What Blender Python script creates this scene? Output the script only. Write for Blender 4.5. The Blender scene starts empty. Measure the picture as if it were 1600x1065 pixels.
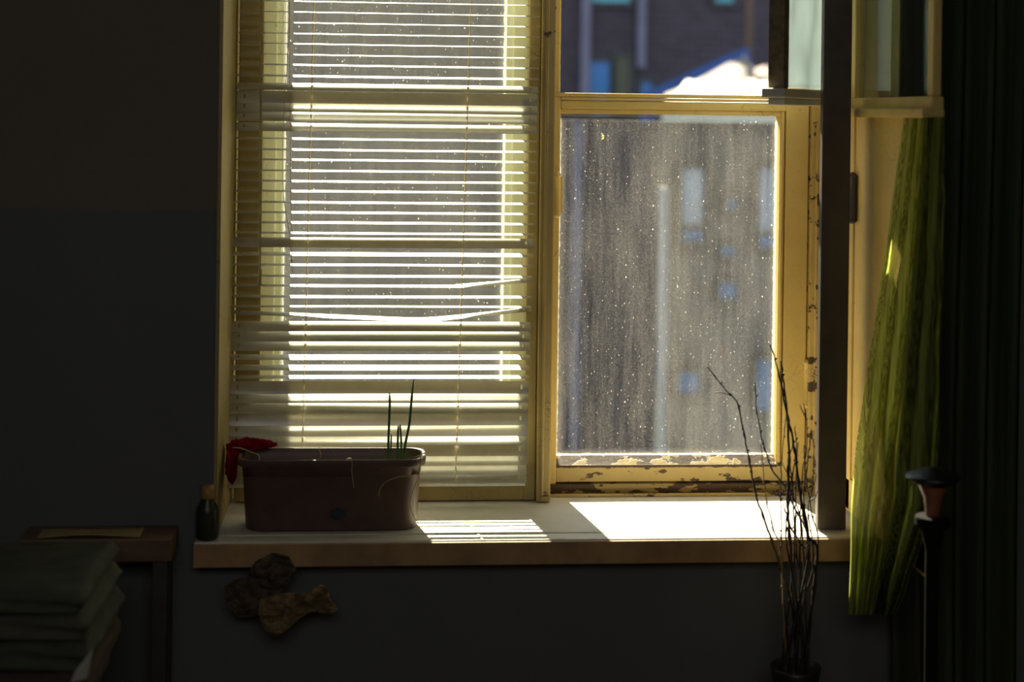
import bpy, bmesh, math, random
from mathutils import Vector, Matrix, noise as mnoise
random.seed(7)
SC = bpy.context.scene
COL = SC.collection
# ------------------------------------------------------------ camera, world, sun, exposure
F = 55/36*1600.0
CAMP = Vector((0.0, -2.9, 1.524))
HZ = 175.0
YAW, ROLL = math.radians(4.6), 0.013
_d = Vector((math.sin(YAW), math.cos(YAW), 0)); _r = Vector((math.cos(YAW), -math.sin(YAW), 0)); _u = Vector((0, 0, 1))
CR = _r*math.cos(ROLL) + _u*math.sin(ROLL)
CU = _u*math.cos(ROLL) - _r*math.sin(ROLL)
cd = bpy.data.cameras.new('camera'); cam = bpy.data.objects.new('camera', cd); COL.objects.link(cam)
M3 = Matrix((CR, CU, -_d)).transposed()
cam.matrix_world = Matrix.Translation(CAMP) @ M3.to_4x4()
cd.lens = 55; cd.sensor_width = 36; cd.shift_y = -(532.5-HZ)/1600.0
cd.clip_end = 500
cd.dof.use_dof = True; cd.dof.focus_distance = 2.9; cd.dof.aperture_fstop = 2.5
SC.camera = cam

world = bpy.data.worlds.new('world'); SC.world = world; world.use_nodes = True
wb = world.node_tree.nodes['Background']
wb.inputs[0].default_value = (0.62, 0.78, 1.0, 1); wb.inputs[1].default_value = 0.75
SUNAZ, SUNEL = 0.16, math.radians(37.0)
sd = bpy.data.lights.new('sun', 'SUN'); sun = bpy.data.objects.new('sun', sd); COL.objects.link(sun)
sd.energy = 20.0; sd.color = (1.0, 0.90, 0.70); sd.angle = math.radians(0.55)
ddir = Vector((SUNAZ, -1, 0)).normalized()*math.cos(SUNEL); ddir.z = -math.sin(SUNEL)
sun.rotation_euler = ddir.to_track_quat('-Z', 'Y').to_euler(); sun.location = (-2, 10, 9)
# added fill light behind the camera, no known source; lifts the dark tones
ld = bpy.data.lights.new('fill_light', 'AREA'); lo = bpy.data.objects.new('fill_light', ld); COL.objects.link(lo)
ld.shape = 'RECTANGLE'; ld.size = 1.6; ld.size_y = 1.2; ld.energy = 7.0; ld.color = (1.0, 0.99, 1.0)
lo.location = (0.0, -3.3, 2.45); lo.rotation_euler = (math.radians(50), 0, 0)
SC.view_settings.view_transform = 'Standard'; SC.view_settings.look = 'None'
SC.view_settings.gamma = 1; SC.view_settings.exposure = 0.5
try: SC.view_settings.use_curve_mapping = False
except Exception: pass

def P(px, py, Y):
    "point on the plane y=Y seen at a pixel"
    v = CR*((px-800)/F) + CU*((HZ-py)/F) + _d
    t = (Y-CAMP.y)/v.y
    return CAMP + v*t
def PX(px, Y, py=450): return P(px, py, Y).x
def PZ(py, Y, px=700): return P(px, py, Y).z

# ------------------------------------------------------------ materials
def mat(name):
    m = bpy.data.materials.new(name); m.use_nodes = True
    nt = m.node_tree; return m, nt, nt.nodes['Principled BSDF']
def coords(nt, scale=(1, 1, 1)):
    g = nt.nodes.new('ShaderNodeNewGeometry'); mp = nt.nodes.new('ShaderNodeMapping')
    nt.links.new(g.outputs['Position'], mp.inputs['Vector']); mp.inputs['Scale'].default_value = scale
    return mp.outputs[0]
def noi(nt, vec, scale, detail=4, rough=.6):
    n = nt.nodes.new('ShaderNodeTexNoise'); n.inputs['Scale'].default_value = scale
    n.inputs['Detail'].default_value = detail; n.inputs['Roughness'].default_value = rough
    nt.links.new(vec, n.inputs['Vector']); return n.outputs['Fac']
def ramp(nt, fac, stops):
    r = nt.nodes.new('ShaderNodeValToRGB'); el = r.color_ramp.elements
    while len(el) < len(stops): el.new(0.5)
    for e, (p, c) in zip(el, stops):
        e.position = p; e.color = (c, c, c, 1) if not isinstance(c, tuple) else (*c, 1)
    nt.links.new(fac, r.inputs[0]); return r.outputs[0]
def mixc(nt, fac, a, b):
    m = nt.nodes.new('ShaderNodeMix'); m.data_type = 'RGBA'
    for s, v in ((m.inputs[0], fac), (m.inputs[6], a), (m.inputs[7], b)):
        if isinstance(v, (tuple, float, int)): s.default_value = (*v, 1) if isinstance(v, tuple) else v
        else: nt.links.new(v, s)
    return m.outputs[2]
def math_n(nt, op, a, b=None, clamp=False):
    m = nt.nodes.new('ShaderNodeMath'); m.operation = op; m.use_clamp = clamp
    for s, v in zip(m.inputs, (a, b)):
        if v is None: continue
        if isinstance(v, (int, float)): s.default_value = v
        else: nt.links.new(v, s)
    return m.outputs[0]
def bump(nt, b, h, strength=.4, dist=.002):
    n = nt.nodes.new('ShaderNodeBump'); n.inputs['Strength'].default_value = strength; n.inputs['Distance'].default_value = dist
    nt.links.new(h, n.inputs['Height']); nt.links.new(n.outputs[0], b.inputs['Normal'])
def simple(name, c, rough=.6, var=.25, scale=30, bumpd=.0008, metal=0, stretch=(1, 1, 1)):
    m, nt, b = mat(name); v = coords(nt, stretch); f = noi(nt, v, scale)
    dark = tuple(x*(1-var) for x in c); lite = tuple(min(1, x*(1+var*.6)) for x in c)
    nt.links.new(mixc(nt, ramp(nt, f, [(.3, 0.), (.7, 1.)]), dark, lite), b.inputs['Base Color'])
    b.inputs['Roughness'].default_value = rough; b.inputs['Metallic'].default_value = metal
    if bumpd: bump(nt, b, f, .5, bumpd)
    return m
def old_paint(name, c, wood, chips, rough=.55, crack=True):
    "old gloss paint with hairline cracks, grime and chips that bare the wood; chips = threshold"
    m, nt, b = mat(name); v = coords(nt)
    f1 = noi(nt, v, 9, 6); base = mixc(nt, ramp(nt, f1, [(.3, 0.), (.7, 1.)]), tuple(x*.82 for x in c), c)
    sp = noi(nt, coords(nt, (1, 1, 1)), 160, 3)
    base = mixc(nt, ramp(nt, sp, [(.68, 0.), (.74, .7)]), base, tuple(x*.35 for x in c))
    ch = noi(nt, coords(nt, (1.0, 1.0, 2.2)), 17, 8, .62)
    chm = ramp(nt, ch, [(chips, 0.), (chips+.015, 1.)])
    base = mixc(nt, chm, base, wood)
    h = noi(nt, v, 60, 6)
    if crack:
        vo = nt.nodes.new('ShaderNodeTexVoronoi'); vo.feature = 'DISTANCE_TO_EDGE'; vo.inputs['Scale'].default_value = 34
        wv = nt.nodes.new('ShaderNodeMapping'); wv.inputs['Scale'].default_value = (.7, 1, 1.3)
        vv = nt.nodes.new('ShaderNodeVectorMath'); vv.operation = 'ADD'
        nn = nt.nodes.new('ShaderNodeTexNoise'); nn.inputs['Scale'].default_value = 22
        nt.links.new(v, nn.inputs['Vector'])
        sc = nt.nodes.new('ShaderNodeVectorMath'); sc.operation = 'SCALE'; sc.inputs['Scale'].default_value = .05
        nt.links.new(nn.outputs['Color'], sc.inputs[0]); nt.links.new(v, vv.inputs[0]); nt.links.new(sc.outputs[0], vv.inputs[1])
        nt.links.new(vv.outputs[0], wv.inputs[0]); nt.links.new(wv.outputs[0], vo.inputs['Vector'])
        cr = ramp(nt, vo.outputs['Distance'], [(.0, 1.), (.014, 0.)])
        gate = ramp(nt, noi(nt, v, 7, 3), [(.56, 0.), (.62, 1.)])
        crk = math_n(nt, 'MULTIPLY', cr, gate)
        base = mixc(nt, math_n(nt, 'MULTIPLY', crk, .75), base, tuple(x*.12 for x in c))
    nt.links.new(base, b.inputs['Base Color'])
    b.inputs['Roughness'].default_value = rough
    hh = math_n(nt, 'SUBTRACT', h, math_n(nt, 'MULTIPLY', chm, 1.2))
    bump(nt, b, hh, .6, .0012)
    return m

YEL = (.90, .65, .20)
LIT_CREAM = (.93, .89, .66)
WOOD = (.10, .06, .03)
M = {}
M['paint'] = old_paint('yellowed_paint', YEL, WOOD, .71)
M['inner'] = old_paint('shaded_inner_paint', (.44, .34, .13), WOOD, .72)  # darker copy of the yellow paint; backlit shade is put into the colour
M['mull'] = old_paint('chipped_upright_paint', (.50, .37, .14), WOOD, .66)  # chips are wear; base colour darkened to carry the upright's shade
M['casement'] = old_paint('lighter_yellow_paint', (.80, .57, .17), WOOD, .76)
M['cream'] = old_paint('lit_sash_paint', LIT_CREAM, WOOD, .74)  # paler copy of the frame paint; bounced light is put into the colour
M['peel'] = old_paint('peeling_yellow_paint', (.74, .54, .19), WOOD, .56)
M['flake'] = old_paint('badly_peeling_paint', (.60, .45, .18), WOOD, .47)
M['sill'] = old_paint('worn_white_sill_paint', (.80, .76, .66), (.35, .26, .17), .76, .5, False)
M['sillface'] = simple('brown_sill_front', (.46, .28, .12), .6, .3, 14)
M['dkpost'] = simple('dark_brown_paint', (.08, .06, .045), .5, .2, 20)
M['wood'] = simple('dark_wood', (.10, .05, .02), .6, .35, 12, stretch=(1, 4, 4))
M['tablewood'] = simple('reddish_table_wood', (.19, .11, .06), .5, .3, 12, stretch=(1, 6, 6))
M['black'] = simple('near_black_wood', (.06, .055, .05), .6, .2, 20)
M['slat'] = None
# slats: enamelled strip that lets some light through
m, nt, b = mat('blind_slat_cream'); M['slat'] = m
v = coords(nt); f = noi(nt, v, 40, 5)
colr = mixc(nt, ramp(nt, f, [(.35, 0.), (.7, 1.)]), (.46, .42, .30), (.56, .52, .40))
d1 = nt.nodes.new('ShaderNodeBsdfDiffuse'); t1 = nt.nodes.new('ShaderNodeBsdfTranslucent'); g1 = nt.nodes.new('ShaderNodeBsdfGlossy')
nt.links.new(colr, d1.inputs[0]); t1.inputs[0].default_value = (.70, .56, .26, 1); g1.inputs['Roughness'].default_value = .42
mx = nt.nodes.new('ShaderNodeMixShader'); mx.inputs[0].default_value = .04
nt.links.new(d1.outputs[0], mx.inputs[1]); nt.links.new(t1.outputs[0], mx.inputs[2])
mg = nt.nodes.new('ShaderNodeMixShader'); mg.inputs[0].default_value = .30
nt.links.new(mx.outputs[0], mg.inputs[1]); nt.links.new(g1.outputs[0], mg.inputs[2])
nt.links.new(mg.outputs[0], nt.nodes['Material Output'].inputs[0]); nt.nodes.remove(b)

def glass(name, lo, hi, x0=None, x1=None, z0=None, z1=None, tint=(.95, .97, .95), dustcol=(.85, .80, .70), specks=True, gloss=.8):
    "window glass with wind-blown dust: transparent + dust that scatters light through"
    m, nt, b = mat(name); nt.nodes.remove(b)
    v = coords(nt)
    big = noi(nt, coords(nt, (1, 1, .35)), 7, 4)
    stre = noi(nt, coords(nt, (1, 1, .06)), 75, 5, .7)
    fine = noi(nt, v, 420, 4, .8)
    a = math_n(nt, 'MULTIPLY', math_n(nt, 'ADD', math_n(nt, 'MULTIPLY', big, .9), math_n(nt, 'MULTIPLY', stre, .8)), ramp(nt, fine, [(.3, .35), (.7, 1.)]))
    dust = nt.nodes.new('ShaderNodeMapRange'); dust.inputs['From Min'].default_value = .3; dust.inputs['From Max'].default_value = 1.1
    dust.inputs['To Min'].default_value = lo; dust.inputs['To Max'].default_value = hi
    nt.links.new(a, dust.inputs[0]); fac = dust.outputs[0]
    if specks:
        for sc_, th, am in ((150, .10, .5), (60, .055, .8)):
            vo = nt.nodes.new('ShaderNodeTexVoronoi'); vo.inputs['Scale'].default_value = sc_; vo.inputs['Randomness'].default_value = 1
            nt.links.new(coords(nt, (1, 1, .75)), vo.inputs['Vector'])
            rr = nt.nodes.new('ShaderNodeSeparateColor'); nt.links.new(vo.outputs['Color'], rr.inputs[0])
            s = math_n(nt, 'MULTIPLY', ramp(nt, vo.outputs['Distance'], [(th, 1.), (th*1.7, 0.)]), ramp(nt, rr.outputs[0], [(.72, 0.), (.9, am)]))
            fac = math_n(nt, 'MAXIMUM', fac, math_n(nt, 'MULTIPLY', s, .55))
    if x0 is not None:
        g = nt.nodes.new('ShaderNodeNewGeometry'); sp = nt.nodes.new('ShaderNodeSeparateXYZ'); nt.links.new(g.outputs['Position'], sp.inputs[0])
        ex = math_n(nt, 'MINIMUM', math_n(nt, 'SUBTRACT', sp.outputs[0], x0), math_n(nt, 'SUBTRACT', x1, sp.outputs[0]))
        ez = math_n(nt, 'MINIMUM', math_n(nt, 'SUBTRACT', sp.outputs[2], z0), math_n(nt, 'SUBTRACT', z1, sp.outputs[2]))
        e = math_n(nt, 'MINIMUM', ex, ez)
        e = math_n(nt, 'SUBTRACT', e, math_n(nt, 'MULTIPLY', noi(nt, v, 90, 4), .007))
        rg = ramp(nt, math_n(nt, 'MULTIPLY', e, 40.0), [(.0, .16), (.06, .02), (.5, 0.)])
        fac = math_n(nt, 'ADD', fac, rg, True)
    tr = nt.nodes.new('ShaderNodeBsdfTransparent'); tr.inputs[0].default_value = (*tint, 1)
    df = nt.nodes.new('ShaderNodeBsdfDiffuse'); df.inputs[0].default_value = (*dustcol, 1)
    tl = nt.nodes.new('ShaderNodeBsdfTranslucent'); tl.inputs[0].default_value = (*dustcol, 1)
    dm = nt.nodes.new('ShaderNodeMixShader'); dm.inputs[0].default_value = .6
    nt.links.new(df.outputs[0], dm.inputs[1]); nt.links.new(tl.outputs[0], dm.inputs[2])
    mx = nt.nodes.new('ShaderNodeMixShader'); nt.links.new(fac, mx.inputs[0])
    nt.links.new(tr.outputs[0], mx.inputs[1]); nt.links.new(dm.outputs[0], mx.inputs[2])
    gl = nt.nodes.new('ShaderNodeBsdfGlossy'); gl.inputs['Roughness'].default_value = .03
    lw = nt.nodes.new('ShaderNodeFresnel'); lw.inputs[0].default_value = 1.3
    m2 = nt.nodes.new('ShaderNodeMixShader'); nt.links.new(math_n(nt, 'MULTIPLY', lw.outputs[0], gloss), m2.inputs[0])
    nt.links.new(mx.outputs[0], m2.inputs[1]); nt.links.new(gl.outputs[0], m2.inputs[2])
    nt.links.new(m2.outputs[0], nt.nodes['Material Output'].inputs[0])
    return m

def sheer(name, c1, c2, trans, alpha=0.0, scale=(60, 60, 3)):
    m, nt, b = mat(name); nt.nodes.remove(b)
    f = noi(nt, coords(nt, scale), 1, 5)
    cc = mixc(nt, ramp(nt, f, [(.35, 0.), (.68, 1.)]), c1, c2)
    df = nt.nodes.new('ShaderNodeBsdfDiffuse'); tl = nt.nodes.new('ShaderNodeBsdfTranslucent')
    nt.links.new(cc, df.inputs[0]); nt.links.new(cc, tl.inputs[0])
    mx = nt.nodes.new('ShaderNodeMixShader'); mx.inputs[0].default_value = trans
    nt.links.new(df.outputs[0], mx.inputs[1]); nt.links.new(tl.outputs[0], mx.inputs[2]); out = mx.outputs[0]
    if alpha:
        tr = nt.nodes.new('ShaderNodeBsdfTransparent'); m2 = nt.nodes.new('ShaderNodeMixShader')
        nt.links.new(math_n(nt, 'MULTIPLY', ramp(nt, f, [(.35, 1.), (.65, .25)]), alpha), m2.inputs[0])
        nt.links.new(out, m2.inputs[1]); nt.links.new(tr.outputs[0], m2.inputs[2]); out = m2.outputs[0]
    nt.links.new(out, nt.nodes['Material Output'].inputs[0]); return m

# ------------------------------------------------------------ mesh helpers
def link(name, bm, material, parent=None, smooth=False):
    me = bpy.data.meshes.new(name); bmesh.ops.recalc_face_normals(bm, faces=bm.faces); bm.to_mesh(me); bm.free()
    if smooth:
        for p in me.polygons: p.use_smooth = True
    o = bpy.data.objects.new(name, me); COL.objects.link(o)
    if material: me.materials.append(material)
    if parent:
        o.parent = parent
        w = parent.matrix_basis if parent.parent is None else parent.parent.matrix_basis @ parent.matrix_basis
        o.matrix_basis = w.inverted()
    return o
def box(bm, x0, x1, y0, y1, z0, z1, bev=.002, seg=2, rot=None):
    t = bmesh.new()
    bmesh.ops.create_cube(t, size=1)
    for v in t.verts:
        v.co = Vector(((x0+x1)/2+v.co.x*(x1-x0), (y0+y1)/2+v.co.y*(y1-y0), (z0+z1)/2+v.co.z*(z1-z0)))
    if bev > 0: bmesh.ops.bevel(t, geom=t.edges[:], offset=bev, segments=seg, affect='EDGES', profile=.6)
    if rot is not None: bmesh.ops.transform(t, matrix=rot, verts=t.verts)
    merge(bm, t)
def merge(bm, t):
    me = bpy.data.meshes.new('tmp'); t.to_mesh(me); t.free(); bm.from_mesh(me); bpy.data.meshes.remove(me)
def tube(bm, pts, rad, n=8, cap=True):
    pts = [Vector(p) for p in pts]; rings = []
    rs = rad if isinstance(rad, (list, tuple)) else [rad]*len(pts)
    up = None
    for i, p in enumerate(pts):
        a = pts[max(0, i-1)]; c = pts[min(len(pts)-1, i+1)]; t = (c-a).normalized()
        if up is None:
            up = Vector((0, 0, 1)) if abs(t.z) < .9 else Vector((0, 1, 0))
        s = t.cross(up)
        if s.length < 1e-6: s = t.orthogonal()
        s.normalize(); up = s.cross(t).normalized()
        rings.append([bm.verts.new(p + (s*math.cos(k*2*math.pi/n) + up*math.sin(k*2*math.pi/n))*rs[i]) for k in range(n)])
    for i in range(len(rings)-1):
        for k in range(n):
            bm.faces.new((rings[i][k], rings[i][(k+1) % n], rings[i+1][(k+1) % n], rings[i+1][k]))
    if cap: bm.faces.new(rings[0][::-1]); bm.faces.new(rings[-1])
def smooth_path(pts, n=6):
    "Catmull-Rom through points"
    pts = [Vector(p) for p in pts]; out = []
    for i in range(len(pts)-1):
        p0 = pts[max(0, i-1)]; p1 = pts[i]; p2 = pts[i+1]; p3 = pts[min(len(pts)-1, i+2)]
        for k in range(n):
            t = k/n
            out.append(.5*((2*p1)+(p2-p0)*t+(2*p0-5*p1+4*p2-p3)*t*t+(3*p1-p0-3*p2+p3)*t**3))
    out.append(pts[-1]); return out
def lathe(bm, prof, c, n=28, M4=None):
    rings = []
    for r, z in prof:
        rings.append([bm.verts.new(Vector((c[0]+r*math.cos(k*2*math.pi/n), c[1]+r*math.sin(k*2*math.pi/n), c[2]+z))) for k in range(n)])
    for i in range(len(rings)-1):
        for k in range(n):
            bm.faces.new((rings[i][k], rings[i][(k+1) % n], rings[i+1][(k+1) % n], rings[i+1][k]))
    bm.faces.new(rings[0][::-1]); bm.faces.new(rings[-1])
def sheet(bm, nu, nv, fn, thick=0):
    g = [[bm.verts.new(fn(i/(nu-1), j/(nv-1))) for j in range(nv)] for i in range(nu)]
    for i in range(nu-1):
        for j in range(nv-1):
            bm.faces.new((g[i][j], g[i+1][j], g[i+1][j+1], g[i][j+1]))
def thicken(o, t, sub=0):
    m = o.modifiers.new('thickness', 'SOLIDIFY'); m.thickness = t; m.offset = 0
    if sub: s = o.modifiers.new('smooth', 'SUBSURF'); s.levels = sub; s.render_levels = sub
def empty(name, loc, label=None, cat=None, group=None, kind=None, parent=None):
    o = bpy.data.objects.new(name, None); COL.objects.link(o); o.location = loc; o.empty_display_size = .05
    if parent: o.parent = parent; o.location = Vector(loc) - parent.location
    return tag(o, label, cat, group, kind)
def tag(o, label=None, cat=None, group=None, kind=None):
    for k, v in (('label', label), ('category', cat), ('group', group), ('kind', kind)):
        if v: o[k] = v
    return o

SILL = 0.80
YW = -0.22          # room face of the window wall
XL, XR = -0.282, 0.90
ZT = 2.15
# ------------------------------------------------------------ room shell
ZD = PZ(322, YW, 200)
m, nt, b = mat('two_tone_wall_paint'); M['wall'] = m
g = nt.nodes.new('ShaderNodeNewGeometry'); sp = nt.nodes.new('ShaderNodeSeparateXYZ'); nt.links.new(g.outputs['Position'], sp.inputs[0])
n1 = noi(nt, g.outputs['Position'], 3, 5); n2 = noi(nt, g.outputs['Position'], 40, 5)
zz = math_n(nt, 'ADD', sp.outputs[2], math_n(nt, 'MULTIPLY', n1, .012))
up = ramp(nt, math_n(nt, 'MULTIPLY', math_n(nt, 'SUBTRACT', zz, ZD), 60.0), [(0., 0.), (.3, 1.)])
cu = mixc(nt, n1, (.16, .13, .10), (.20, .165, .12)); cl = mixc(nt, n1, (.115, .12, .12), (.15, .155, .15))
nt.links.new(mixc(nt, up, cl, cu), b.inputs['Base Color']); b.inputs['Roughness'].default_value = .8; bump(nt, b, n2, .4, .002)
M['otherwall'] = simple('room_wall', (.07, .06, .045), .85, .15, 4)
M['floor'] = simple('worn_brown_floorboards', (.06, .04, .025), .6, .3, 6, stretch=(8, 1, 1))
M['ceil'] = simple('dull_ceiling', (.12, .11, .10), .9, .1, 5)
RX0, RX1, RY0 = -1.7, 2.3, -3.9
bm = bmesh.new()
box(bm, RX0, XL, YW, .22, 0, 2.6, 0); box(bm, XR, RX1, YW, .22, 0, 2.6, 0)
box(bm, XL, XR, YW, .22, 0, SILL-.042, 0); box(bm, XL, XR, YW, .22, ZT, 2.6, 0)
tag(link('wall_front', bm, M['wall']), kind='structure', label='dark two tone painted wall around the window')
for nme, c in (('wall_left', (RX0-.1, RX0, RY0, .22, 0, 2.6)), ('wall_right', (RX1, RX1+.1, RY0, .22, 0, 2.6)), ('wall_back', (RX0, RX1, RY0-.1, RY0, 0, 2.6))):
    bm = bmesh.new(); box(bm, *c, 0); tag(link(nme, bm, M['otherwall']), kind='structure')
bm = bmesh.new(); box(bm, RX0, RX1, RY0, .22, -.1, 0, 0); tag(link('floor', bm, M['floor']), kind='structure')
bm = bmesh.new(); box(bm, RX0, RX1, RY0, .22, 2.6, 2.7, 0); tag(link('ceiling', bm, M['ceil']), kind='structure')
# painted lining of the window recess
bm = bmesh.new()
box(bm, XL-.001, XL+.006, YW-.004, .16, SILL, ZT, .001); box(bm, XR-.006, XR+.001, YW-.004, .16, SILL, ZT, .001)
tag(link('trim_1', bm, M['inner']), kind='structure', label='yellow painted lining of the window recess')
# sill: board, front lip with a gap, brown face
sxl, sxr = PX(302, -.26, 860), .93
bm = bmesh.new(); box(bm, XL+.002, XR-.002, -.2145, .10, SILL-.04, SILL, .0015)
sill = link('trim_2', bm, M['sill']); tag(sill, kind='structure', label='white painted windowsill board lit by the sun')
bm = bmesh.new(); box(bm, sxl, sxr, -.256, -.217, SILL-.036, SILL-.0005, .003)
link('sill_lip', bm, M['sill'], sill)
bm = bmesh.new(); box(bm, sxl, sxr, -.262, -.2565, SILL-.042, SILL-.003, .002)
box(bm, sxl, sxr, -.256, -.222, SILL-.042, SILL-.0365, .001)
o = link('sill_front', bm, M['sillface'], sill); o['label'] = 'brown front edge of the windowsill'

# ------------------------------------------------------------ window 1 (left bay, behind the blind)
w1 = empty('window_1', (0, .05, SILL), 'left window bay with closed sashes behind the blind', kind='structure')
XM0, XM1 = PX(839, -.0, 600), PX(861, .0, 600)      # mullion
# inner sash
a0, a1 = XL+.012, PX(408, .0); b0, b1 = PX(822, .0), XM0-.001
zb = SILL+.002
bm = bmesh.new()
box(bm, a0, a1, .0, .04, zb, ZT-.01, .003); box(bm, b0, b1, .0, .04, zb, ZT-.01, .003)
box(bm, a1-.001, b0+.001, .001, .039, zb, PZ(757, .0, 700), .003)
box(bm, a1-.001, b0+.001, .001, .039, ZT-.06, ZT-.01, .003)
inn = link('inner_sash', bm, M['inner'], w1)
# fixed outer frame and sash
c0, c1 = PX(440, .11), PX(786, .11)
bm = bmesh.new()
box(bm, XL+.008, c0-.012, .09, .13, zb-.03, ZT-.01, .003); box(bm, c0-.013, c0, .098, .125, zb, ZT-.01, .003)
box(bm, c1+.012, XM0+.004, .09, .13, zb-.03, ZT-.01, .003); box(bm, c1, c1+.013, .098, .125, zb, ZT-.01, .003)
zg = PZ(622, .11, 600)
box(bm, c0, c1, .09, .13, zb-.03, zg, .004)
box(bm, c0, c1, .09, .13, ZT-.06, ZT-.01, .003)
link('outer_sash', bm, M['cream'], w1)
M['glassL'] = glass('dusty_glass_left', .004, .044, c0, c1, zg, ZT-.06, specks=True)
bm = bmesh.new(); box(bm, c0-.006, c1+.006, .112, .116, zg-.006, ZT-.055, 0)
link('pane', bm, M['glassL'], w1)
M['glassI'] = glass('cleaner_inner_glass', .002, .02, specks=False, gloss=.15)
bm = bmesh.new(); box(bm, a1-.006, b0+.006, .022, .025, PZ(757, .0, 700)-.006, ZT-.055, 0)
link('pane', bm, M['glassI'], w1)
# mullion between the bays
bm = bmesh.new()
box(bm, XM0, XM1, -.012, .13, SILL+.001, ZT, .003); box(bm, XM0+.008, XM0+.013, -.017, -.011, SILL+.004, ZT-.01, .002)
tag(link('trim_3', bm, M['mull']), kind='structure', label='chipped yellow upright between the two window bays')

# ------------------------------------------------------------ window 2 (right bay)
w2 = empty('window_2', (.6, .05, SILL), 'right window bay with dirty pane and opened sashes', kind='structure')
YS = .06
g0, g1 = PX(871, YS+.02), PX(1213, YS+.02)
gz0, gz1 = PZ(711, YS+.03, 1040), PZ(180, YS+.03, 1040)
s1 = PX(1261, YS)
j1 = XR-.006
zt0 = PZ(152, YS, 1040)
bm = bmesh.new()       # lower sash: stiles, rails and putty bead
box(bm, XM1+.001, g0, YS, YS+.045, PZ(770, YS, 900), zt0, .003)
box(bm, g1+.010, s1, YS, YS+.045, PZ(752, YS, 1200), zt0, .003)
box(bm, g1, g1+.009, YS+.006, YS+.045, gz0-.01, gz1+.012, .002)
box(bm, g1+.0015, g1+.0055, YS+.0, YS+.01, gz0-.005, gz1+.010, .0015)
box(bm, g0, g1, YS+.006, YS+.045, gz1+.001, gz1+.010, .002)
box(bm, g0-.001, g1+.011, YS, YS+.045, gz1+.010, gz1+.026, .004)
box(bm, g0-.001, s1, YS-.004, YS+.045, gz1+.027, zt0-.002, .002)
link('lower_sash', bm, M['paint'], w2)
bm = bmesh.new()
zr = PZ(752, YS, 1040)
box(bm, g0, g1+.0105, YS+.002, YS+.045, zr, gz0-.016, .001)
# dark open crack where the putty has fallen out along the rail
def bead(u, v):
    x = g0+(g1-g0)*u; w = mnoise.noise(Vector((x*60, 3, 0)))*.002+mnoise.noise(Vector((x*240, 5, 0)))*.0014
    return Vector((x, YS+.0014-.0003*v, gz0-.0165+(w*.9 if v < .5 else 0)+.005*v))
fl = bmesh.new(); x_ = [g0, g1+.0100]
pr = [(YS+.003, gz0-.017), (YS+.003, gz0-.0125), (YS+.026, gz0+.0015), (YS+.040, gz0+.0015), (YS+.040, gz0-.017)]
va_ = [fl.verts.new((x_[0], y, z)) for y, z in pr]; vb_ = [fl.verts.new((x_[1], y, z)) for y, z in pr]
fl.faces.new(va_); fl.faces.new(vb_[::-1])
for k in range(5): fl.faces.new((va_[k], va_[(k+1) % 5], vb_[(k+1) % 5], vb_[k]))
link('putty_fillet', fl, M['flake'], w2)
bm2 = bmesh.new(); sheet(bm2, 200, 2, bead); o = link('putty_gap', bm2, M['wood'], w2); thicken(o, .001)
link('bottom_rail', bm, M['peel'], w2)
bm = bmesh.new()
z2 = PZ(771, YS-.01, 1040)
box(bm, XM1+.001, s1+.01, YS-.004, YS+.05, z2, zr-.003, .003)
o = link('lower_frame_bar', bm, M['flake'], w2); o['label'] = 'bar with paint flaked off to dark wood'
bm = bmesh.new()
z3 = PZ(783, YS-.035, 1040)
box(bm, XM1+.001, j1, YS-.032, YS+.06, SILL+.0005, z2-.001, .006, 3)
link('bottom_ledge', bm, M['peel'], w2)
bm = bmesh.new()      # fixed frame at the right
box(bm, s1+.002, j1, YS-.012, YS+.07, z2, ZT-.01, .003)
box(bm, s1+.010, PX(1277, YS-.03), YS-.034, YS-.011, z2, ZT-.01, .003)
box(bm, XM1, j1, YS-.01, YS+.07, ZT-.05, ZT-.005, .003)
link('side_frame', bm, M['peel'], w2)
bm = bmesh.new()      # edge of the vent opening
vz0 = zt0
box(bm, PX(1232, YS), j1, YS+.012, YS+.06, vz0+.006, ZT-.05, .003)  # stile added to block a sun streak on the open casement
box(bm, XM1+.001, j1-.02, YS-.008, YS+.05, vz0-.001, vz0+.006, .0015)
box(bm, XM1+.001, g0-.002, YS-.002, YS+.05, vz0+.006, ZT-.05, .003)
link('vent_frame', bm, M['paint'], w2)
M['glassR'] = glass('dirty_glass_right', -.016, .068, g0, g1, gz0, gz1)
bm = bmesh.new(); box(bm, g0-.004, g1+.004, YS+.028, YS+.032, gz0-.006, gz1+.006, 0)
link('pane', bm, M['glassR'], w2)
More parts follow.
